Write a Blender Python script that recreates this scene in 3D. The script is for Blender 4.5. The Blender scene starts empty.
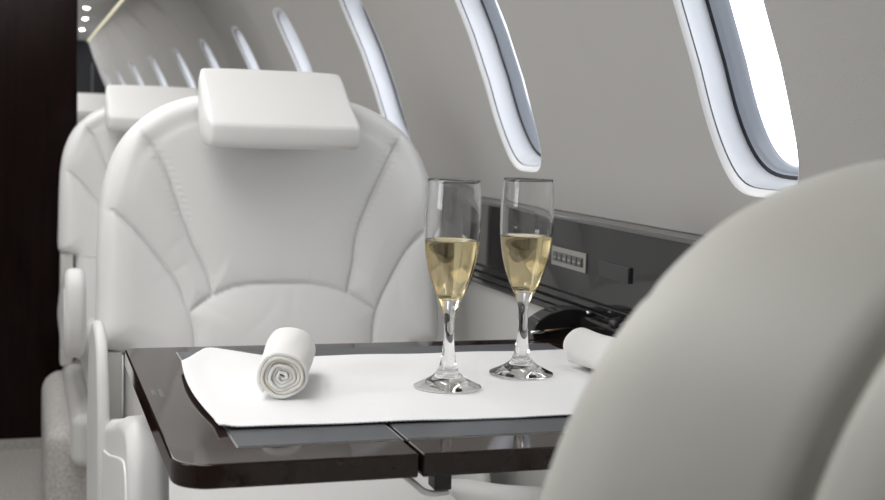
import bpy, bmesh, math, random
import numpy as np
from mathutils import Vector, Matrix
random.seed(4)
C = bpy.context.scene.collection
PI = math.pi

# ------------------------------------------------------------------ helpers
def link(name, me, m=None, parent=None, smooth=True):
    o = bpy.data.objects.new(name, me); C.objects.link(o)
    if m is not None and not me.materials: me.materials.append(m)
    if smooth:
        me.polygons.foreach_set('use_smooth', [True]*len(me.polygons)); me.update()
    if parent is not None: o.parent = parent
    return o
def mesh(name, vs, fs, m=None, parent=None, smooth=True, mats=None, fm=None):
    me = bpy.data.meshes.new(name)
    me.from_pydata([tuple(map(float, v)) for v in vs], [], [tuple(int(i) for i in f) for f in fs])
    if mats:
        for q in mats: me.materials.append(q)
        me.polygons.foreach_set('material_index', fm)
    bm = bmesh.new(); bm.from_mesh(me); bmesh.ops.recalc_face_normals(bm, faces=bm.faces); bm.to_mesh(me); bm.free()
    return link(name, me, m, parent, smooth)
def bev(o, w, seg=4, ang=35):
    b = o.modifiers.new('bevel', 'BEVEL'); b.width = w; b.segments = seg
    b.limit_method = 'ANGLE'; b.angle_limit = math.radians(ang); b.harden_normals = True
    return o
def box(name, x0, x1, y0, y1, z0, z1, m, parent=None, b=0, seg=4):
    vs = [(x, y, z) for x in (x0, x1) for y in (y0, y1) for z in (z0, z1)]
    fs = [(0,1,3,2),(4,6,7,5),(0,4,5,1),(2,3,7,6),(0,2,6,4),(1,5,7,3)]
    o = mesh(name, vs, fs, m, parent, smooth=bool(b))
    if b: bev(o, b, seg)
    return o
def prism(name, poly, axis, a0, a1, m, parent=None, b=0, seg=4, ang=35):
    """poly of 2D points extruded along axis"""
    n = len(poly); vs = []
    for a in (a0, a1):
        for p, q in poly:
            vs.append({0:(a,p,q), 1:(p,a,q), 2:(p,q,a)}[axis])
    fs = [tuple(range(n)), tuple(range(2*n-1, n-1, -1))] + [(i, (i+1)%n, n+(i+1)%n, n+i) for i in range(n)]
    o = mesh(name, vs, fs, m, parent, smooth=bool(b))
    if b: bev(o, b, seg, ang)
    return o
def empty(name, loc=(0,0,0), rz=0.0):
    o = bpy.data.objects.new(name, None); C.objects.link(o)
    o.location = loc; o.rotation_euler = (0,0,rz); o.empty_display_size = .05
    return o
def tag(o, label, cat, group=None, kind=None):
    o['label'] = label; o['category'] = cat
    if group: o['group'] = group
    if kind: o['kind'] = kind
    return o
def struct(o): o['kind'] = 'structure'; return o
def copy_tree(o, parent=None):
    c = o.copy(); C.objects.link(c)
    if parent is not None: c.parent = parent
    for ch in list(o.children): copy_tree(ch, c)
    return c
def catmull(pts, n=10, closed=False):
    P = [np.array(p, float) for p in pts]; out = []; L = len(P)
    rng = range(L) if closed else range(L-1)
    for i in rng:
        if closed: p0,p1,p2,p3 = P[i-1],P[i],P[(i+1)%L],P[(i+2)%L]
        else: p0,p1,p2,p3 = P[max(i-1,0)],P[i],P[i+1],P[min(i+2,L-1)]
        for k in range(n):
            t = k/n
            out.append(.5*((2*p1)+(-p0+p2)*t+(2*p0-5*p1+4*p2-p3)*t*t+(-p0+3*p1-3*p2+p3)*t**3))
    if not closed: out.append(P[-1])
    return np.array(out)
def tube(name, pts, r, m, parent=None, seg=12, squash=None):
    pts = [Vector(p) for p in pts]; vs = []; fs = []
    n = len(pts); rr = r if hasattr(r, '__len__') else [r]*n
    for i, p in enumerate(pts):
        t = (pts[min(i+1,n-1)]-pts[max(i-1,0)]).normalized()
        u = t.cross(Vector((0,1,0) if abs(t.y) < .9 else (1,0,0))).normalized(); w = t.cross(u).normalized()
        for k in range(seg):
            a = 2*PI*k/seg; vs.append(p+(u*math.cos(a)+w*math.sin(a))*rr[i])
    for i in range(n-1):
        for k in range(seg): fs.append((i*seg+k, i*seg+(k+1)%seg, (i+1)*seg+(k+1)%seg, (i+1)*seg+k))
    fs.append(tuple(range(seg))); fs.append(tuple(range(n*seg-1, (n-1)*seg-1, -1)))
    return mesh(name, vs, fs, m, parent)
def lathe(name, prof, m, parent=None, seg=96):
    vs = []; fs = []; rings = []
    for r, z in prof:
        if r < 1e-6: rings.append([len(vs)]); vs.append((0,0,z))
        else:
            rings.append(list(range(len(vs), len(vs)+seg)))
            vs += [(r*math.cos(2*PI*k/seg), r*math.sin(2*PI*k/seg), z) for k in range(seg)]
    for a, b in zip(rings, rings[1:]):
        for k in range(seg):
            if len(a) == 1 and len(b) == 1: break
            if len(a) == 1: fs.append((a[0], b[k], b[(k+1)%seg]))
            elif len(b) == 1: fs.append((a[k], a[(k+1)%seg], b[0]))
            else: fs.append((a[k], a[(k+1)%seg], b[(k+1)%seg], b[k]))
    return mesh(name, vs, fs, m, parent)

# ------------------------------------------------------------------ materials
def mat(name, col, rough=.5, **kw):
    m = bpy.data.materials.new(name); m.use_nodes = True
    p = m.node_tree.nodes['Principled BSDF']
    p.inputs['Base Color'].default_value = (*col, 1); p.inputs['Roughness'].default_value = rough
    for k, v in kw.items():
        p.inputs[k.replace('_', ' ')].default_value = v
    return m
def N(m, t, **kw):
    n = m.node_tree.nodes.new(t)
    for k, v in kw.items():
        if k in n.inputs: n.inputs[k].default_value = v
        else: setattr(n, k, v)
    return n
def L(m, a, b): m.node_tree.links.new(a, b)
def bump(m, scale, strength, dist=.001, kind='noise', detail=4, stretch=(1,1,1)):
    p = m.node_tree.nodes['Principled BSDF']
    tc = N(m, 'ShaderNodeTexCoord'); mp = N(m, 'ShaderNodeMapping'); mp.inputs['Scale'].default_value = stretch
    L(m, tc.outputs['Object'], mp.inputs['Vector'])
    if kind == 'noise':
        t = N(m, 'ShaderNodeTexNoise'); t.inputs['Scale'].default_value = scale; t.inputs['Detail'].default_value = detail; out = t.outputs[0]
    elif kind == 'voronoi':
        t = N(m, 'ShaderNodeTexVoronoi'); t.inputs['Scale'].default_value = scale; out = t.outputs[0]
    L(m, mp.outputs[0], t.inputs['Vector'])
    b = N(m, 'ShaderNodeBump'); b.inputs['Strength'].default_value = strength; b.inputs['Distance'].default_value = dist
    L(m, out, b.inputs['Height']); L(m, b.outputs[0], p.inputs['Normal'])
    return t
def vary(m, c0, c1, scale, detail=3, stretch=(1,1,1)):
    p = m.node_tree.nodes['Principled BSDF']
    tc = N(m, 'ShaderNodeTexCoord'); mp = N(m, 'ShaderNodeMapping'); mp.inputs['Scale'].default_value = stretch
    L(m, tc.outputs['Object'], mp.inputs['Vector'])
    t = N(m, 'ShaderNodeTexNoise'); t.inputs['Scale'].default_value = scale; t.inputs['Detail'].default_value = detail
    L(m, mp.outputs[0], t.inputs['Vector'])
    r = N(m, 'ShaderNodeValToRGB'); r.color_ramp.elements[0].position = .3; r.color_ramp.elements[1].position = .7
    r.color_ramp.elements[0].color = (*c0, 1); r.color_ramp.elements[1].color = (*c1, 1)
    L(m, t.outputs[0], r.inputs[0]); L(m, r.outputs[0], p.inputs['Base Color'])

M = {}
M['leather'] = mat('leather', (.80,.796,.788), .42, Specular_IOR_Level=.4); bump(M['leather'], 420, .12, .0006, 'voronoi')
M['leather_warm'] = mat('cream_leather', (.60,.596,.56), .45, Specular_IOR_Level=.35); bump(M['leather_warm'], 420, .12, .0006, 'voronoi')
M['leather_shell'] = mat('shell_leather', (.66,.655,.64), .5); bump(M['leather_shell'], 420, .1, .0006, 'voronoi')
M['seat_fabric'] = mat('grey_fabric', (.60,.60,.575), .85); bump(M['seat_fabric'], 600, .3, .0008)
M['carpet'] = mat('carpet', (.42,.40,.38), .95); vary(M['carpet'], (.33,.315,.30), (.50,.48,.455), 160, 4)
M['base_carpet'] = mat('base_carpet', (.5,.48,.46), .95); vary(M['base_carpet'], (.40,.385,.37), (.60,.58,.56), 130, 4)
M['wall'] = mat('wall_fabric', (.47,.46,.445), .85, Specular_IOR_Level=.2)
def wall_tex(m):
    p = m.node_tree.nodes['Principled BSDF']; tc = N(m, 'ShaderNodeTexCoord')
    bk = N(m, 'ShaderNodeTexVoronoi'); bk.inputs['Scale'].default_value = 520
    mp = N(m, 'ShaderNodeMapping'); mp.inputs['Scale'].default_value = (1, .45, 1.4)
    L(m, tc.outputs['Object'], mp.inputs[0]); L(m, mp.outputs[0], bk.inputs['Vector'])
    b = N(m, 'ShaderNodeBump'); b.inputs['Strength'].default_value = .25; b.inputs['Distance'].default_value = .0004
    L(m, bk.outputs[0], b.inputs['Height']); L(m, b.outputs[0], p.inputs['Normal'])
wall_tex(M['wall'])
M['ceiling'] = mat('ceiling_panel', (.52,.51,.49), .7)
M['side_panel'] = mat('side_panel', (.62,.615,.60), .55)
M['trim_white'] = mat('window_trim', (.86,.87,.89), .28)
M['reveal'] = mat('window_reveal', (.58,.59,.61), .22)
M['gasket'] = mat('black_gasket', (.02,.022,.028), .4)
M['frame_grey'] = mat('window_frame_grey', (.34,.37,.42), .3)
M['piano'] = mat('black_lacquer', (.016,.015,.016), .07, Specular_IOR_Level=.5)
M['mahogany'] = mat('dark_mahogany', (.02,.008,.006), .2, Specular_IOR_Level=.12)
vary(M['mahogany'], (.005,.0022,.0018), (.012,.005,.004), 9, 5, (6,6,.5))
M['table_wood'] = mat('table_lacquer', (.030,.018,.015), .06, Specular_IOR_Level=.45)
vary(M['table_wood'], (.014,.007,.005), (.026,.013,.010), 14, 5, (3,.6,3))
M['inlay'] = mat('inlay_leather', (.088,.093,.106), .40, Specular_IOR_Level=.6); bump(M['inlay'], 700, .15, .0005, 'voronoi')
M['metal'] = mat('brushed_metal', (.72,.72,.72), .28, Metallic=1.0)
M['chrome'] = mat('chrome', (.8,.8,.8), .1, Metallic=1.0)
M['silver'] = mat('silver_plate', (.40,.39,.36), .38, Metallic=.6)
M['black'] = mat('black_plastic', (.015,.015,.016), .3)
M['button'] = mat('button_dark', (.10,.10,.10), .35)
M['mark'] = mat('white_mark', (.34,.33,.31), .5)
M['towel'] = mat('white_towel', (.88,.875,.86), .95); bump(M['towel'], 1500, .5, .0008)
M['towel_hem'] = mat('cream_towel_hem', (.83,.785,.70), .95); bump(M['towel_hem'], 1500, .4, .0008)
M['cloth'] = mat('white_cloth', (.87,.87,.88), .9); bump(M['cloth'], 900, .3, .0005)
M['far_dark'] = mat('cockpit_dark', (.012,.012,.014), .35)
M['far_strip'] = mat('grey_door_edge', (.18,.18,.18), .4)

def emis(name, col, s):
    m = bpy.data.materials.new(name); m.use_nodes = True; nt = m.node_tree; nt.nodes.clear()
    e = nt.nodes.new('ShaderNodeEmission'); o = nt.nodes.new('ShaderNodeOutputMaterial')
    e.inputs[0].default_value = (*col, 1); e.inputs[1].default_value = s; nt.links.new(e.outputs[0], o.inputs[0]); return m
M['cove'] = emis('cove_glow', (1,.93,.70), .85)
M['lamp'] = emis('lamp_glow', (1,.98,.94), 14)
M['panel_light'] = emis('ceiling_panel_glow', (1,.985,.96), 2.2)

def pane_mat():
    m = bpy.data.materials.new('window_glass'); m.use_nodes = True; nt = m.node_tree; nt.nodes.clear()
    o = nt.nodes.new('ShaderNodeOutputMaterial'); mx = nt.nodes.new('ShaderNodeMixShader')
    t = nt.nodes.new('ShaderNodeBsdfTransparent'); g = nt.nodes.new('ShaderNodeBsdfGlossy'); f = nt.nodes.new('ShaderNodeFresnel')
    t.inputs[0].default_value = (.97,.98,1,1); g.inputs['Roughness'].default_value = .02; nt.nodes.remove(f)
    mx.inputs[0].default_value = .07; nt.links.new(t.outputs[0], mx.inputs[1]); nt.links.new(g.outputs[0], mx.inputs[2])
    nt.links.new(mx.outputs[0], o.inputs[0]); return m
M['pane'] = pane_mat()
M['glass'] = mat('clear_glass', (1,1,1), 0, Transmission_Weight=1.0, IOR=1.48)
M['wine'] = mat('champagne', (.97,.82,.47), 0, Transmission_Weight=1.0, IOR=1.34)
M['bubble'] = mat('bubble', (1,1,.95), .0, Transmission_Weight=1.0, IOR=1.02)

# ------------------------------------------------------------------ camera (fitted to the two vanishing points)
cam = bpy.data.cameras.new('camera'); co = bpy.data.objects.new('camera', cam); C.objects.link(co)
cam.sensor_width = 36; cam.lens = 1270/885*36; cam.clip_start = .01
Rt = [[0.9499677919464348, -0.310740856449155, 0.03164355222886668], [-0.0005201238776187497, 0.09973478985433958, 0.9950139200854744], [-0.31234744073798226, -0.9452476351866511, 0.09458321435897775]]
R = Matrix(Rt).transposed()
co.matrix_world = Matrix.Translation((0,0,.95)) @ R.to_4x4()
cam.dof.use_dof = True; cam.dof.focus_distance = 1.24; cam.dof.aperture_fstop = 10.5
bpy.context.scene.camera = co

# ------------------------------------------------------------------ fuselage side wall
PZ = np.array([.80,.84,.906,.972,1.067,1.142,1.20,1.235,1.30,1.35,1.385,1.405])
PX = np.array([.725,.720,.702,.679,.646,.611,.580,.560,.512,.462,.410,.355])
def herm(x, X, Y):
    x = np.asarray(x, float); d = np.gradient(Y, X)
    i = np.clip(np.searchsorted(X, x)-1, 0, len(X)-2); h = X[i+1]-X[i]; t = (x-X[i])/h
    return (2*t**3-3*t**2+1)*Y[i]+(t**3-2*t**2+t)*h*d[i]+(-2*t**3+3*t**2)*Y[i+1]+(t**3-t**2)*h*d[i+1]
TY = np.array([-3,0,3.2,3.8,4.42,5.07,5.72,6.37,7.02,7.67,8.4]); TX = np.array([0,0,0,.002,.012,.032,.066,.10,.13,.147,.155])
def wallx(Y, z):
    w = np.interp(z, [1.235,1.30,1.35,1.385,1.405], [1,.83,.59,.33,0])
    return herm(z, PZ, PX) - herm(Y, TY, TX)*w
WC = 1.058; ZB, ZT = .8415, 1.405
pitch = .645; WY = [1.105+pitch*k for k in range(-1, 11)]; BASE = list(WY); WY[1] += .006
def sup(a, b, n=4.0, K=64):
    out = []
    for k in range(K):
        t = 2*PI*(k+.5)/K; c, s = math.cos(t), math.sin(t)
        out.append((a*math.copysign(abs(c)**(2/n), c), b*math.copysign(abs(s)**(2/n), s)))
    return out
def build_wall(name, mx, ys):
    """mx: function (x) -> x, mirrors for the aisle side"""
    vs = []; fs = []
    def add(p): vs.append(p); return len(vs)-1
    hole = sup(.081, .166)
    for Yc in ys:
        Yb = min(BASE, key=lambda q: abs(q-Yc)); off = Yc-Yb; rect = []
        for (a, b) in hole:     # ray from centre to the cell boundary
            bz = (ZT-WC) if b > 0 else (WC-ZB)
            s = min(pitch/2/abs(a), bz/abs(b)); rect.append((a*s-off, b*s))
        for cy, cz in ((pitch/2-off, ZT-WC), (-pitch/2-off, ZT-WC), (-pitch/2-off, ZB-WC), (pitch/2-off, ZB-WC)):
            k = min(range(len(rect)), key=lambda i: (rect[i][0]-cy)**2+(rect[i][1]-cz)**2); rect[k] = (cy, cz)
        n = 64; Kr = 16; rows = []
        for r in range(Kr+1):
            t = r/Kr; row = []
            for (a, b), (c, d) in zip(hole, rect):
                y = Yc+a+(c-a)*t; z = WC+b+(d-b)*t
                row.append(add((mx(wallx(y, z)), y, z)))
            rows.append(row)
        for r in range(Kr):
            for k in range(n): fs.append((rows[r][k], rows[r][(k+1)%n], rows[r+1][(k+1)%n], rows[r+1][k]))
    o = mesh(name, vs, fs, M['wall'])
    bm = bmesh.new(); bm.from_mesh(o.data); bmesh.ops.remove_doubles(bm, verts=bm.verts, dist=.0015)
    bmesh.ops.recalc_face_normals(bm, faces=bm.faces); bm.to_mesh(o.data); bm.free()
    return struct(o)
ident = lambda x: x
mirr = lambda x: -.20-x
build_wall('wall_right', ident, WY)
build_wall('wall_left', mirr, WY[2:])
def ring(loops, Yc, mx, K=64):
    vs = []; fs = []
    for a, b, d in loops:
        for (p, q) in sup(a, b, 4.0, K):
            y = Yc+p; z = WC+q; x = float(wallx(Yc+max(-.081, min(.081, p)), z))+d
            vs.append((mx(x), y, z+.10*d))
    for r in range(len(loops)-1):
        for k in range(K): fs.append((r*K+k, r*K+(k+1)%K, (r+1)*K+(k+1)%K, (r+1)*K+k))
    return vs, fs
def window(i, Yc, mx):
    t = struct(empty('window_%d' % i, (mx(.64), Yc, WC)))
    def part(nm, loops, m, cap=False):
        vs, fs = ring(loops, Yc, mx)
        if cap: fs = [tuple(range(len(vs)))] if len(loops) == 1 else fs
        vs = [(v[0]-t.location.x, v[1]-Yc, v[2]-WC) for v in vs]
        return mesh(nm, vs, fs, m, t)
    part('window_trim', [(.0815,.1665,-.0005),(.0800,.1650,.0004),(.0785,.1620,.0025),(.0775,.1590,.006)], M['trim_white'])
    part('trim_groove', [(.0775,.1590,.006),(.0785,.1585,.0085)], M['gasket'])
    part('window_reveal', [(.0785,.1585,.0085),(.081,.158,.014),(.089,.156,.030),(.098,.153,.046)], M['reveal'])
    part('gasket', [(.098,.153,.046),(.0925,.149,.047)], M['gasket'])
    part('window_frame', [(.0925,.149,.047),(.088,.147,.050),(.083,.1455,.050),(.0815,.1445,.054),(.0765,.1425,.055),(.074,.141,.060)], M['frame_grey'])
    vs, fs = ring([(.0745,.1415,.058),(.05,.11,.0585),(.025,.06,.059),(.002,.004,.059)], Yc, mx)
    mesh('window_glass', [(v[0]-t.location.x, v[1]-Yc, v[2]-WC) for v in vs], fs, M['pane'], t)
for i, Yc in enumerate(WY):
    window(i+1, Yc, ident)
for i, Yc in enumerate(WY[2:]):
    window(len(WY)+i+1, Yc, mirr)

# plain lining behind the last window
for nm, mx in (('right', ident), ('left', mirr)):
    zs = np.linspace(ZB, ZT, 40); ya = [-.62, (WY[0] if nm == 'right' else WY[2])-pitch/2]
    vs = [(mx(wallx(y, z)), y, z) for y in ya for z in zs]
    struct(mesh('wall_%s_rear_lining' % nm, vs, [(k, k+1, 40+k+1, 40+k) for k in range(39)], M['wall']))
# ceiling, floor, lower walls, ends
struct(box('wall_foot_light_seal', .7235, .75, -.62, WY[-1]+pitch/2, .78, .90, M['wall']))  # unseen strip added behind the wall foot to stop a light leak
Y0, Y1 = -.62, WY[-1]+pitch/2
struct(box('floor', -1.0, .80, Y0-.4, 9.6, -.03, 0, M['carpet']))
struct(box('ceiling', -.75, .52, Y0-.4, 9.6, 1.50, 1.53, M['ceiling']))
for nm, mx in (('right', ident), ('left', mirr)):
    # cove lip above the wall lining
    vs = []; fs = []
    ys = np.linspace(Y0, Y1, 60)
    sec = [(.355,1.405),(.352,1.410),(.356,1.415),(.45,1.42),(.51,1.50)]
    for y in ys:
        for x, z in sec: vs.append((mx(x), y, z))
    for i in range(len(ys)-1):
        for k in range(len(sec)-1): fs.append((i*5+k, i*5+k+1, (i+1)*5+k+1, (i+1)*5+k))
    struct(mesh('trim_cove_'+nm, vs, fs, M['ceiling']))
    xs = sorted((mx(.350), mx(.3555)))
    c = box('cove_light_strip', xs[0], xs[1], Y0, Y1, 1.398, 1.409, M['cove'])
    tag(c, 'warm glowing light strip along the %s edge of the ceiling above the windows' % nm, 'light strip')
    xs = sorted((mx(.690), mx(.73)))
    struct(box('wall_%s_lower' % nm, xs[0], xs[1], Y0-.4, Y1+.2, 0, .8445 if nm == 'left' else .80, M['side_panel']))
struct(box('wall_rear', -1.0, .8, Y0-.40, Y0-.36, 0, 1.5, M['wall']))
for nm, mx in (('right', ident), ('left', mirr)):
    xs = sorted((mx(.35), mx(.78)))
    struct(box('trim_end_'+nm, xs[0], xs[1], Y0-.36, Y0, 0, 1.5, M['wall']))
# dark cockpit end
struct(box('wall_cockpit', -1.0, .8, 9.5, 9.56, 0, 1.5, M['far_dark']))
struct(box('wall_cockpit_side', .60, .64, Y1, 9.5, 0, 1.5, M['far_dark']))
struct(box('trim_door_edge', .452, .462, 9.485, 9.499, .2, 1.34, M['far_strip']))
# mahogany bulkhead beside the aisle
b = box('bulkhead_cabinet', -.905, .141, 3.76, 4.10, .012, 1.498, M['mahogany'], b=.004)
tag(b, 'tall dark glossy mahogany cabinet standing across the aisle behind the second seat', 'cabinet')
struct(box('baseboard_bulkhead', -.905, .143, 3.745, 3.76, 0, .03, M['carpet']))
# ceiling spotlights
for k, (x, y) in enumerate(((.29, 6.63), (.315, 7.35), (.335, 8.25))):
    t = empty('ceiling_spotlight', (x, y, 1.5))
    where = ('nearest of three', 'middle of three', 'farthest of three')[k]
    tag(t, 'small round glowing ceiling downlight at the upper left, ' + where, 'spotlight', 'downlights in the ceiling')
    lathe('bezel', [(.020,0),(.022,-.003),(.019,-.005),(.016,-.003)], M['chrome'], t, 32)
    lathe('lens', [(.0165,-.002),(.013,-.008),(.007,-.0115),(0,-.0125)], M['lamp'], t, 32)

# ------------------------------------------------------------------ side ledge (lacquered arm ledge under the windows)
LY0, LY1 = Y0, Y1
lg = empty('side_ledge', (.69, 1.5, 0)); tag(lg, 'long glossy black lacquered side ledge running under the windows', 'ledge')
def ledge(nm, poly, m, bw=0):
    p = [(x-.69, z) for x, z in poly]
    return prism(nm, p, 1, LY0-1.5, LY1-1.5, m, lg, b=bw, seg=3)
ledge('ledge_panel', [(.6895,.742),(.680,.742),(.680,.835),(.6835,.8385),(.7190,.8385),(.7190,.8365),(.6895,.8365)], M['piano'])
ledge('ledge_lip', [(.6785,.8355),(.6785,.8385),(.6815,.8405),(.7225,.8405),(.7225,.8387),(.6832,.8387),(.6798,.8353)], M['side_ledge_lip'] if 'side_ledge_lip' in M else mat('ledge_lip', (.10,.10,.10), .2))
for k, (z0, z1, x) in enumerate(((.731,.7395,.6765),(.7215,.7290,.6735),(.7125,.7195,.6765))):
    ledge('moulding', [(.6895,z0),(x,z0),(x,z1),(.6895,z1)], M['piano'], .0018)
ledge('moulding_backing', [(.6895,.708),(.684,.708),(.684,.742),(.6895,.742)], M['black'])

# switch plate and blank socket on the ledge panel
sw = empty('switch_panel', (.680, 1.526, .7855)); tag(sw, 'small silver switch plate with a row of dark buttons on the black ledge', 'switch panel')
box('plate', -.002, .0, -.055, .055, -.0125, .0125, M['silver'], sw, .0008, 2)
box('recess', -.0026, -.0019, -.048, .048, -.0065, .0060, M['button'], sw)
for k in range(6):
    y = -.040+k*.016
    q = box('button', -.0042, -.0024, y-.0065, y+.0065, -.0052, .0048, M['button'], sw, .0006, 2)
    box('symbol', -.0045, -.0041, y-.0035, y+.0035, -.0022, .0002, M['mark'], q)
bs = empty('socket_cover', (.680, 1.389, .7845)); tag(bs, 'plain dark grey rectangular socket cover on the ledge, right of the switch plate', 'socket cover')
box('cover', -.002, 0, -.043, .043, -.0095, .0095, mat('socket_grey', (.035,.035,.036), .4), bs, .0006, 2)
box('latch', -.0035, -.0018, -.043, -.036, -.0095, .0095, M['black'], bs, .0005, 2)

# ------------------------------------------------------------------ seats
OZ = np.array([.40,.61,.69,.776,.834,.877,.913,.941,.968,.983,.992,.9965,.998])
OW = np.array([.262,.263,.262,.260,.255,.246,.230,.208,.176,.140,.100,.060,.0])
def outline(N1=210):
    # half outline resampled by arc length, then mirrored
    P = [(.222,.40),(.222,.590),(.224,.604),(.240,.611),(.257,.616),(.263,.630),(.262,.69),(.260,.776),(.2555,.834),(.246,.877),(.230,.913),(.208,.941),(.176,.966),(.138,.983),(.095,.993),(.05,.998),(0,.9995)]
    c = catmull(P, 16); d = np.r_[0, np.cumsum(np.hypot(*np.diff(c, axis=0).T))]
    s = np.linspace(0, d[-1], N1); return np.c_[np.interp(s, d, c[:,0]), np.interp(s, d, c[:,1])]
H = outline()
seams_px = {
 'L': [(-.232,.955),(-.213,.9435),(-.179,.905),(-.157,.862),(-.139,.812),(-.121,.765),(-.101,.722),(-.095,.692)],
 'R': [(.212,.955),(.196,.938),(.163,.873),(.131,.795),(.122,.74),(.111,.692)],
 'T': [(-.129,.668),(-.113,.681),(-.095,.692),(-.062,.7045),(-.02,.709),(.03,.7095),(.075,.7055),(.110,.695),(.137,.681),(.158,.668)],
 'BL': [(-.262,.823),(-.250,.820),(-.226,.807),(-.188,.765),(-.150,.714),(-.129,.668),(-.122,.620),(-.120,.50),(-.120,.40)],
 'BR': [(.262,.815),(.240,.795),(.208,.764),(.180,.715),(.158,.668),(.150,.620),(.149,.50),(.149,.40)],
}
SE = [catmull(np.array(v, float), 14) for v in seams_px.values()]
def dseg(P, poly):
    A = poly[:-1]; B = poly[1:]; AB = B-A; L2 = (AB**2).sum(1)+1e-12
    t = np.clip(((P[:,None,:]-A[None])*AB[None]).sum(2)/L2, 0, 1)
    Q = A[None]+AB[None]*t[...,None]; return np.sqrt(((P[:,None,:]-Q)**2).sum(2)).min(1)
def backrest_mesh():
    O = np.r_[H, (H*[-1,1])[::-1][1:]]                 # right bottom -> top -> left bottom
    nb = 90                                            # bottom edge
    bx = np.linspace(-.222, .222, nb)[1:-1]; O = np.r_[O, np.c_[bx, np.full(len(bx), .40)]]
    n = len(O); core = np.c_[O[:,0]*.0, np.clip(O[:,1], .58, .80)]
    ts = np.r_[np.linspace(0, .22, 30), np.linspace(.22, 1, 100)[1:]]
    ring_pts = [O+(core-O)*t for t in ts]
    P = np.concatenate(ring_pts); 
    ol = np.r_[H, (H*[-1,1])[::-1][1:]]
    d = np.concatenate([dseg(P[i:i+2000], ol) for i in range(0, len(P), 2000)])
    ds = np.concatenate([np.min([dseg(P[i:i+2000], s) for s in SE], axis=0) for i in range(0, len(P), 2000)])
    x, z = P[:,0], P[:,1]
    Rr = .050; q = np.clip(1-d/Rr, 0, 1); y = Rr*(1-np.sqrt(np.clip(1-q**2, 0, 1)))*.95
    sm = np.clip(d/.04, 0, 1); sm = sm*sm*(3-2*sm); y0 = y.copy()
    y += .030*(1-np.clip(np.abs(x)/.25, 0, 1)**2.2)                       # hollow centre, wings forward
    lum = np.exp(-((z-.62)/.085)**2)*np.exp(-(x/.15)**4)*1.0; y -= .022*lum
    y -= .010*(1-np.exp(-(ds/.020)**1.1)) - .010                           # puffed panels
    y += .0052*np.exp(-(ds/.0026)**2)                                       # seam groove
    y += .0008*np.exp(-((d-.016)/.0018)**2)*(z < .82)                        # piping line near the side
    near = np.concatenate([np.min([dseg(P[i:i+2000], SE[k]) for k in (0,1)], axis=0) for i in range(0, len(P), 2000)])
    y += .0007*np.cos(2*PI*z/.0095)*np.exp(-((near-.006)/.006)**2)          # stitched puckers
    rng = np.random.RandomState(2)
    for k in range(26):                                                     # faint wrinkles
        cx, cz = rng.uniform(-.2,.2), rng.uniform(.5,.95); a = rng.uniform(0,PI); ln = rng.uniform(.02,.05)
        u = (x-cx)*math.cos(a)+(z-cz)*math.sin(a); v = -(x-cx)*math.sin(a)+(z-cz)*math.cos(a)
        y += .0009*np.exp(-(u/ln)**2-(v/.006)**2)
    y = y0+(y-y0)*sm
    y += .0009*np.exp(-(ds/.0026)**2)*(1-sm)
    y += .10*(z-.65)                                                        # recline
    vs = [tuple(p) for p in np.c_[x, y, z]]
    K = len(ts); fs = []
    for r in range(K-1):
        for k in range(n): fs.append((r*n+k, r*n+(k+1)%n, (r+1)*n+(k+1)%n, (r+1)*n+k))
    # side band backwards
    prev = 0; last = list(range(n))
    for inset, dy in ((.0,.06),(.003,.09),(.006,.114),(.0075,.123),(.012,.129),(.018,.130)):
        cur = []
        for k in range(n):
            p = O[k]; c = core[k]; dd = math.hypot(*(c-p)); q2 = p+(c-p)*(inset/max(dd, .05))
            cur.append(len(vs)); vs.append((q2[0], dy+.10*(q2[1]-.65), q2[1]))
        for k in range(n): fs.append((last[k], last[(k+1)%n], cur[(k+1)%n], cur[k]))
        last = cur
    fs.append(tuple(last))
    return vs, fs, O, core
BV, BF, BO, BC = backrest_mesh()
def shell_mesh():
    vs = []; fs = []; n = len(BO); last = None
    for inset, dy in ((.018,.1305),(.0115,.132),(.0085,.138),(.014,.165),(.022,.185),(.035,.197),(.05,.203),(.10,.205),(.2,.205)):
        cur = []
        for k in range(n):
            p = BO[k]; c = BC[k]; dd = math.hypot(*(c-p)); q2 = p+(c-p)*min(1, inset/max(dd, .05))
            cur.append(len(vs)); vs.append((q2[0], dy+.10*(q2[1]-.65), q2[1]))
        if last:
            for k in range(n): fs.append((last[k], last[(k+1)%n], cur[(k+1)%n], cur[k]))
        else: fs.append(tuple(cur))
        last = cur
    fs.append(tuple(last)); return vs, fs
SV, SF = shell_mesh()

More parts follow.
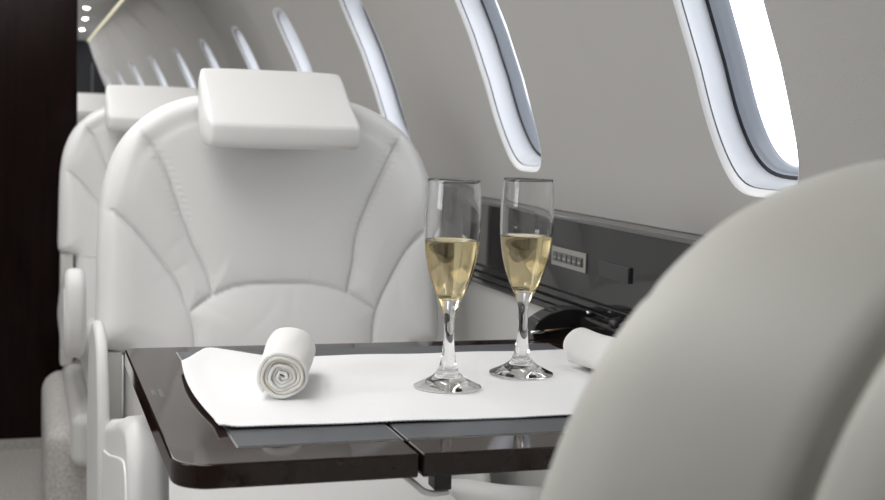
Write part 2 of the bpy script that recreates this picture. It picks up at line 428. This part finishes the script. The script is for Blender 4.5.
def headrest_mesh(root):
    # side profile (y,z): wedge pillow with a crease across the front
    prof = [(.055,1.022),(.046,1.031),(.034,1.032),(.0,1.010),(-.045,.981),(-.082,.9575),(-.0885,.9525),(-.0905,.946),(-.0885,.930),(-.084,.9225),(-.074,.9195),(-.03,.9185),(.01,.925),(.030,.940),(.045,.97),(.055,1.0)]
    c = catmull(prof, 5, closed=True); c[:,1] -= .004; ctr = np.array([-.02,.961]); n = len(c)
    w = .107; xs = []
    for t in np.linspace(0, PI/2, 8): xs.append((-w+.011*(1-math.sin(t)), 1-.085*(1-math.sin(t))**1.3 if t > 0 else .80))
    body = [(-w+.011*(1-math.sin(t)), .012*(1-math.sqrt(max(0, 1-(1-math.sin(t))**2)))) for t in np.linspace(0, PI/2, 8)]
    sl = [(-w+.0, .0105), (-w+.0006,.008),(-w+.002,.0052),(-w+.0045,.0026),(-w+.008,.0008),(-w+.012,0)]
    sl = [(-w,.006),(-w+.0006,.0038),(-w+.0018,.0018),(-w+.0035,.0006),(-w+.006,0)]
    sl += [(x, 0) for x in np.linspace(-w+.02, w-.02, 20)] + [(-x, i) for x, i in sl[::-1]]
    vs = []; fs = []
    for x, ins in sl:
        for p in c:
            dv = ctr-p; dd = math.hypot(*dv); q = p+dv*(ins/dd)
            # softly crowned along the width; top slopes down a little towards the ends
            cr = 1-.03*(abs(x)/w)**4
            q = ctr+(q-ctr)*cr
            k = (q[1]-.93)/.1
            xx = x*(1-.035*max(0, k)*(1 if x > 0 else .3))
            vs.append((xx, q[0], q[1]))
    m = len(sl)
    for i in range(m-1):
        for k in range(n): fs.append((i*n+k, i*n+(k+1)%n, (i+1)*n+(k+1)%n, (i+1)*n+k))
    # puffed end caps
    for base, sx in ((0,-1), ((m-1)*n, 1)):
        last = [base+k for k in range(n)]
        for s, dx in ((.9,.002),(.6,.004),(.3,.005)):
            cur = []
            for k in range(n):
                v = np.array(vs[base+k]); cc = np.array([v[0], ctr[0], ctr[1]]); q = cc+(v-cc)*s; q[0] += sx*dx
                cur.append(len(vs)); vs.append(tuple(q))
            for k in range(n): fs.append((last[k], last[(k+1)%n], cur[(k+1)%n], cur[k]))
            last = cur
        fs.append(tuple(last))
    return vs, fs

def arm_profile(): 
    return [(-.600,.555),(-.592,.603),(-.574,.628),(-.545,.640),(-.505,.636),(-.44,.623),(-.30,.587),(-.12,.545),(-.06,.515),(-.06,.455),(-.30,.44),(-.48,.445),(-.56,.462),(-.592,.500)]
def make_seat(label, name='leather_seat'):
    t = empty(name); tag(t, label, 'seat', 'white leather cabin seats')
    mesh('backrest', BV, BF, M['leather'], t)
    mesh('backrest_shell', SV, SF, M['leather_shell'], t)
    hv, hf = headrest_mesh(t); hr = mesh('headrest', hv, hf, M['leather'], t); hr.location.x = -.011
    # seat cushion with front roll and centre panel seams
    cu = box('seat_cushion', -.212, .212, -.60, .03, .33, .455, M['leather'], t, .035, 6)
    box('seat_pan', -.25, .25, -.56, .10, .22, .335, M['leather_shell'], t, .025, 4)
    box('seat_base', -.30, .30, -.50, .17, 0, .335 if False else .30, M['base_carpet'], t, .05, 5)
    # grey lower frame beside the cushion (under the bolsters)
    for s in (-1, 1):
        x0, x1 = sorted((s*.226, s*.257)); box('lower_frame', x0, x1, .02, .10, .33, .612, M['seat_fabric'], t, .004, 2)
        a = catmull(arm_profile(), 4, closed=True)
        x0, x1 = sorted((s*.222, s*.264))
        ar = prism('armrest', [tuple(p) for p in a], 0, x0, x1, M['leather'], t, b=.0165, seg=6, ang=50)
        ctr = np.array([-.40,.54]); a2 = np.array([(-.590,.54),(-.584,.575),(-.566,.598),(-.53,.598),(-.44,.578),(-.30,.545),(-.12,.510),(-.08,.49),(-.08,.465),(-.30,.455),(-.48,.46),(-.555,.475),(-.58,.505)])
        a2 = catmull(a2, 3, closed=True); x0, x1 = sorted((s*.2600, s*.2662))
        prism('armrest_panel', [tuple(p) for p in a2], 0, x0, x1, M['leather'], ar, b=.0028, seg=3, ang=50)
        x0, x1 = sorted((s*.257, s*.273))
        sh = [(-.20,.28),(-.215,.45),(-.205,.56),(-.17,.640),(-.11,.668),(-.03,.665),(.04,.61),(.075,.48),(.08,.28)]
        prism('side_shell', [tuple(p) for p in catmull(sh, 5)], 0, x0, x1, M['leather_shell'], t, b=.007, seg=5, ang=50)
    return t
seat0 = make_seat('nearest facing white leather seat with a square headrest, behind the table')
SX = .361
seat0.location = (SX, 1.86, 0)
# trim lower backrest: handled by geometry; further seats
s2 = copy_tree(seat0); s2.location = (SX-.02, 3.25, 0); s2['label'] = 'white leather seat directly behind the nearest facing one, left of it'
s3 = copy_tree(seat0); s3.location = (SX-.05, 6.05, .02); s3['label'] = 'farthest white leather seat, only its headrest showing past the dark cabinet'
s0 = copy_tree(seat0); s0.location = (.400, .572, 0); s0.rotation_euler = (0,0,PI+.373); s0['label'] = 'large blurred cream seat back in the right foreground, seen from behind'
s3.location.z = 0
def kids(o, nm): return [c for c in o.children if c.name.split('.')[0] == nm]
for c in list(s0.children):
    if c.name.startswith('headrest') or c.name.startswith('side_shell'): bpy.data.objects.remove(c); continue
    if c.name.startswith('armrest'): c.location.z = -.15
    elif c.name.startswith('seat_base'): c.scale.x = .78
    else: c.location.z = -.053
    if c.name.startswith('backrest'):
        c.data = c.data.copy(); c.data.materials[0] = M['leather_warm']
        for v in c.data.vertices:
            if v.co.x < 0: v.co.x *= .84
for st in (s2, s3):
    for c in kids(st, 'side_shell'): bpy.data.objects.remove(c)
    for c in kids(st, 'headrest'): c.location = (-.036, 0, .006) if st is s2 else (-.02, 0, .034); c.scale.x = 1.06
for c in kids(seat0, 'armrest'):
    if max(v.co.x for v in c.data.vertices) > 0: c.location.z = -.11
for c in kids(seat0, 'side_shell'):
    if max(v.co.x for v in c.data.vertices) > 0: c.location.z = -.12
# seat base fixed
# ------------------------------------------------------------------ table
TZ = .70; TH = .019
tb = empty('fold_out_table', (.36, 1.16, TZ-TH)); tag(tb, 'dark lacquered fold-out cabin table with a hinged seam', 'table')
def rrect(x0, x1, y0, y1, r, n=10):
    """r = radii of (x0,y0),(x1,y0),(x1,y1),(x0,y1)"""
    out = []
    for (cx, cy, a0, rr) in ((x0+r[0], y0+r[0], PI, r[0]), (x1-r[1], y0+r[1], 1.5*PI, r[1]), (x1-r[2], y1-r[2], 0, r[2]), (x0+r[3], y1-r[3], .5*PI, r[3])):
        if rr < 1e-5: out.append((cx, cy)); continue
        for k in range(n+1): a = a0+PI/2*k/n; out.append((cx+rr*math.cos(a), cy+rr*math.sin(a)))
    return out
TB = (.36, 1.16)
def leaf(x0, x1, radii, ix0, ix1):
    lf = prism('table_leaf', [(x-TB[0], y-TB[1]) for x, y in rrect(x0, x1, .917, 1.415, radii)], 2, 0, TH, M['table_wood'], tb, b=.0022, seg=4)
    prism('inlay_border', [(x-TB[0], y-TB[1]) for x, y in rrect(ix0-.0018, ix1+.0018, .9602, 1.3798, (0,0,0,0))], 2, TH-.001, TH+.0004, M['metal'], lf)
    prism('leather_inlay', [(x-TB[0], y-TB[1]) for x, y in rrect(ix0, ix1, .962, 1.378, (0,0,0,0))], 2, TH-.001, TH+.0008, M['inlay'], lf)
    return lf
lf1 = leaf(.1035, .2895, (.028,.002,.002,.012), .157, .288)
lf2 = leaf(.2925, .640, (.002,.004,.004,.002), .294, .590)
# small two-line marking printed on the left leaf
vs = []; fs = []
for row, (xc, n) in enumerate(((.1125-TB[0], 6), (.1190-TB[0], 8))):
    for k in range(n):
        y = 1.188-TB[1]-k*.0043-row*.000; w = .0017
        for (a, b, c, d) in ((xc-w, xc+w, y-.0004, y+.0004), (xc-w, xc-w+.0007, y-.0022, y), (xc+w-.0007, xc+w, y-.0022, y) if k % 2 else (xc-.0004, xc+.0004, y-.0022, y)):
            i = len(vs); z = TH+.0002; vs += [(a,c,z),(b,c,z),(b,d,z),(a,d,z)]; fs.append((i,i+1,i+2,i+3))
mesh('printed_marking', vs, fs, M['mark'], lf1, smooth=False)
box('hinge_block', .3045-TB[0], .3185-TB[0], .922-TB[1], .940-TB[1], -.0125, .0, M['black'], tb, .001, 2)
tube('hinge_bracket', catmull([(.280-TB[0],-.225,-.000),(.290-TB[0],-.230,-.008),(.298-TB[0],-.232,-.0145),(.308-TB[0],-.232,-.0165),(.3175-TB[0],-.231,-.0160)], 5), .0026, mat('satin_aluminium', (.75,.75,.75), .45, Metallic=.5), tb)
box('support_rail', .298-TB[0], .3085-TB[0], -.16, .20, -.010, .0, M['black'], tb)
# support arm at the ledge
am = empty('table_arm', (.60, 1.44, .70)); tag(am, 'curved glossy black table arm rising from the ledge behind the rolled towel', 'table arm')
ap = catmull([(-.0068,.010),(-.0045,.0155),(.0015,.0210),(.0165,.0292),(.038,.0338),(.060,.0325),(.0755,.029)], 5)
poly = [tuple(p) for p in ap]+[(.0755,-.010),(-.004,-.010),(-.0085,.004)]
prism('arm_cover', poly, 1, -.012, .022, M['piano'], am, b=.0028, seg=3, ang=40)
box('arm_hub', .052, .079, -.26, -.012, -.001, .026, M['piano'], am, .005, 3)
box('hub_step', .040, .060, -.22, -.016, -.001, .012, M['piano'], am, .003, 3)
tube('arm_pivot', [(-.013,-.018,.0065),(.004,-.018,.0075)], .0020, M['chrome'], am)
tube('arm_rod', [(.003,-.0145,.0072),(.048,-.0165,.012)], .0012, mat('bronze_rod', (.25,.16,.11), .25, Metallic=1.0), am)
tube('pivot_bolt', [(.060,-.018,.0295),(.067,-.018,.0300)], .0025, M['chrome'], am)
for kx, ky in ((.062,-.10),(.058,-.135)):
    tube('arm_knob', [(kx,ky,.022),(kx-.004,ky-.002,.034)], .008, M['black'], am)

# ------------------------------------------------------------------ cloth runner
def runner():
    nx, ny = 230, 130; x0, x1 = .148, .632
    vs = []; g = []
    rng = np.random.RandomState(5)
    for i in range(nx+1):
        u = i/nx
        for j in range(ny+1):
            v = j/ny
            # left edge outline: slightly bowed with a rounded far corner
            le = .1525 - .008*math.sin(PI*min(1, v*1.15)) + .030*max(0, v-.82)**1.0/.18*1.0 - .003*max(0, .10-v)/.10
            x = le + (x1-le)*u
            yf = 1.016 - .010*u; yb = 1.334 - .012*min(1, u*5) - .002*u + .022*math.exp(-((u-.03)/.06)**2)
            y = yf + (yb-yf)*v
            z = TZ+.0022
            z += .0042*math.exp(-(u/.035)**2)*min(1, .15+1.1*v) + .0022*math.exp(-((u-.0)/.02)**2-((v-.0)/.05)**2)
            z += .0035*math.exp(-((u-.05)/.07)**2-((v-1)/.12)**2)
            z += .0005*math.sin(9*u+3*v)*math.sin(5*v+1.2)+.0004*math.sin(23*u-7*v)
            z = max(z, TZ+.0017)
            if j in (0, ny): y += (.0011 if i % 2 else -.0011)*(1 if j else -1)     # pinked edge
            vs.append((x, y, z))
    n = ny+1; fs = [(i*n+j, (i+1)*n+j, (i+1)*n+j+1, i*n+j+1) for i in range(nx) for j in range(ny)]
    o = mesh('cloth_runner', vs, fs, M['cloth'])
    s = o.modifiers.new('solid', 'SOLIDIFY'); s.thickness = .0012; s.offset = -1
    s.offset = 1 if o.data.polygons[0].normal.z > 0 else -1
    tag(o, 'white cloth runner with fine zigzag edges spread over the dark table', 'cloth')
    return o
runner()

# ------------------------------------------------------------------ champagne flutes
def flute(loc, label, rz=0):
    t = empty('champagne_flute', loc, rz); tag(t, label, 'glass', 'champagne flutes on the table')
    outer = [(0,.0006),(.010,.0006),(.026,.0),(.0315,.0),(.0328,.0008),(.0325,.0020),(.030,.0032),(.024,.0060),(.018,.0092),(.0125,.0135),(.0095,.0185),(.0076,.025),(.0064,.033),(.0055,.042),(.0050,.052),(.0049,.060),(.0053,.067),(.0066,.0735),(.0090,.0805),(.0125,.088),(.0165,.0965),(.0200,.106),(.0230,.1175),(.0252,.130),(.0265,.144),(.0270,.158),(.0268,.172),(.0261,.186),(.0253,.1985)]
    inner = [(.0253,.1992),(.0247,.1992),(.0244,.1985),(.0250,.186),(.0257,.172),(.0259,.158),(.0254,.144),(.0240,.130),(.0217,.1175),(.0186,.106),(.0150,.0970),(.0108,.0905),(.0060,.0870),(.0025,.0862),(0,.0860)]
    oc = catmull(outer, 4); ic = catmull(inner[2:], 4)
    prof = [tuple(p) for p in oc]+[(.0253,.1992),(.0250,.1996),(.0247,.1992)]+[tuple(p) for p in ic]
    prof = [(max(0, r), z) for r, z in prof]; prof[0] = (0, .0006); prof[-1] = (0, .0860)
    lathe('flute_glass', prof, M['glass'], t)
    li = catmull([(0,.0857),(.0025,.0859),(.0062,.0868),(.0110,.0904),(.0152,.0969),(.0188,.106),(.0219,.1175),(.0242,.130),(.0255,.1415)], 5)
    lp = [(max(0, r), z) for r, z in li]; lp[0] = (0, .0857)
    lp += [(.0256,.1424),(.0245,.1420),(.022,.1416),(.012,.1414),(0,.1414)]
    w = lathe('champagne', lp, M['wine'], t)
    # bubbles
    bm = bmesh.new(); rnd = random.Random(len(label))
    for k in range(46):
        z = rnd.uniform(.092, .139); rm = float(np.interp(z, [p[1] for p in li], [p[0] for p in li]))*.93
        a = rnd.uniform(0, 2*PI); r = rm*math.sqrt(rnd.random()) if k % 2 else rm
        bmesh.ops.create_icosphere(bm, subdivisions=1, radius=rnd.uniform(.0002,.0005), matrix=Matrix.Translation((r*math.cos(a), r*math.sin(a), z)))
    me = bpy.data.meshes.new('bubbles'); bm.to_mesh(me); bm.free()
    bb = link('bubbles', me, M['bubble'], w); bb['kind'] = 'stuff'
    return t
CZ = TZ+.0036
flute((.3853,1.138,CZ), 'champagne flute on the left of the pair, nearer the camera')
flute((.482,1.190,CZ), 'champagne flute on the right of the pair, closer to the window wall')

# ------------------------------------------------------------------ rolled towels
def rolled(name, p0, p1, r, label, turns=4.2, seed=1, hem=True):
    p0, p1 = Vector(p0), Vector(p1); ax = (p1-p0); ln = ax.length; d = ax.normalized()
    t = empty(name, (p0.x, p0.y, p0.z)); tag(t, label, 'towel', 'rolled towels on the table')
    up = Vector((0,0,1)); sd = d.cross(up).normalized()
    rng = random.Random(seed); nseg = int(turns*40); nl = 26
    ph = [rng.uniform(0, 6.28) for _ in range(8)]
    vs = []; thick = (r-.003)/turns*.84
    a_end = -2.4
    for side in (0, 1):
        for l in range(nl+1):
            s = l/nl
            for k in range(nseg+1):
                f = k/nseg; a = a_end-(1-f)*turns*2*PI
                rr = .0025+(r-.0025)*f
                rr += .0005*math.sin(3*a+ph[0])+.0004*math.sin(5*a+ph[1]+6*s)+.0004*math.sin(11*s+ph[2]+a)
                rr *= 1-.05*math.cos(PI*s)*.6
                if side: rr -= thick
                yy = rr*math.sin(a)*.96; xx = rr*math.cos(a)*1.04
                off = s*ln + (1-s)*(.0018*math.sin(a*.5+ph[3])+.0008*math.sin(2.3*a+ph[4])) + s*(.002*math.sin(1.7*a+ph[5]))
                if s == 0: off += .0012
                vs.append(Vector((0,0,0))+sd*xx+up*yy+d*off)
    n = nseg+1; S = (nl+1)*n; fs = []; fm = []
    for side in (0, 1):
        for l in range(nl):
            for k in range(nseg):
                fs.append((side*S+l*n+k, side*S+l*n+k+1, side*S+(l+1)*n+k+1, side*S+(l+1)*n+k)); fm.append(0)
    for l in (0, nl):
        for k in range(nseg): fs.append((l*n+k, l*n+k+1, S+l*n+k+1, S+l*n+k)); fm.append(1 if (l == 0 and hem and (nseg*.66 < k < nseg*.84 or nseg*.40 < k < nseg*.47)) else 0)
    for k in (0, nseg):
        for l in range(nl): fs.append((l*n+k, (l+1)*n+k, S+(l+1)*n+k, S+l*n+k)); fm.append(1 if k else 0)
    o = mesh('towel_roll', vs, fs, None, t, mats=[M['towel'], M['towel_hem']], fm=fm)
    return t
rolled('rolled_towel', (.2185,1.105,CZ+.0222), (.251,1.228,CZ+.0245), .0240, 'white towel roll with its spiral end facing the camera, left on the cloth', 6.2, 3)
rolled('rolled_towel', (.577,1.085,CZ+.0215), (.562,1.218,CZ+.0215), .0215, 'white towel roll lying on its side at the right end of the cloth', 5.0, 8)

# ------------------------------------------------------------------ light
w = bpy.data.worlds.new('world'); bpy.context.scene.world = w; w.use_nodes = True; nt = w.node_tree
bg = nt.nodes['Background']; tc = nt.nodes.new('ShaderNodeTexCoord'); ns = nt.nodes.new('ShaderNodeTexNoise'); rp = nt.nodes.new('ShaderNodeValToRGB')
ns.inputs['Scale'].default_value = 9; ns.inputs['Detail'].default_value = 5
rp.color_ramp.elements[0].position = .35; rp.color_ramp.elements[0].color = (.66,.685,.73,1)
rp.color_ramp.elements[1].position = .62; rp.color_ramp.elements[1].color = (.95,.965,1,1)
nt.links.new(tc.outputs['Generated'], ns.inputs['Vector']); nt.links.new(ns.outputs[0], rp.inputs[0]); nt.links.new(rp.outputs[0], bg.inputs[0])
bg.inputs[1].default_value = 3.0
def area(name, loc, rot, sx, sy, e, col=(1,1,1)):
    l = bpy.data.lights.new(name, 'AREA'); l.shape = 'RECTANGLE'; l.size = sx; l.size_y = sy; l.energy = e; l.color = col
    o = bpy.data.objects.new(name, l); C.objects.link(o); o.location = loc; o.rotation_euler = rot; return o
area('cabin_ceiling_light', (-.10, 2.0, 1.49), (0,0,0), .5, 3.2, 16, (1,.99,.97))
area('cabin_ceiling_light', (-.10, 6.0, 1.49), (0,0,0), .5, 4.6, 19, (1,.99,.97))
# added fill lamp on the aisle side, aimed at the nearest facing seat
l = area('aisle_fill_light', (-.80, 1.0, 1.12), (0,0,0), .8, .5, 5.5, (.97,.985,1)); l.rotation_euler = (Vector((.35,1.95,.8))-l.location).to_track_quat('-Z','Y').to_euler()

s = bpy.context.scene
s.view_settings.view_transform = 'Standard'; s.view_settings.look = 'None'; s.view_settings.gamma = 1
s.view_settings.exposure = 0.08; s.view_settings.use_curve_mapping = False
s.cycles.max_bounces = 14; s.cycles.transmission_bounces = 14; s.cycles.diffuse_bounces = 5
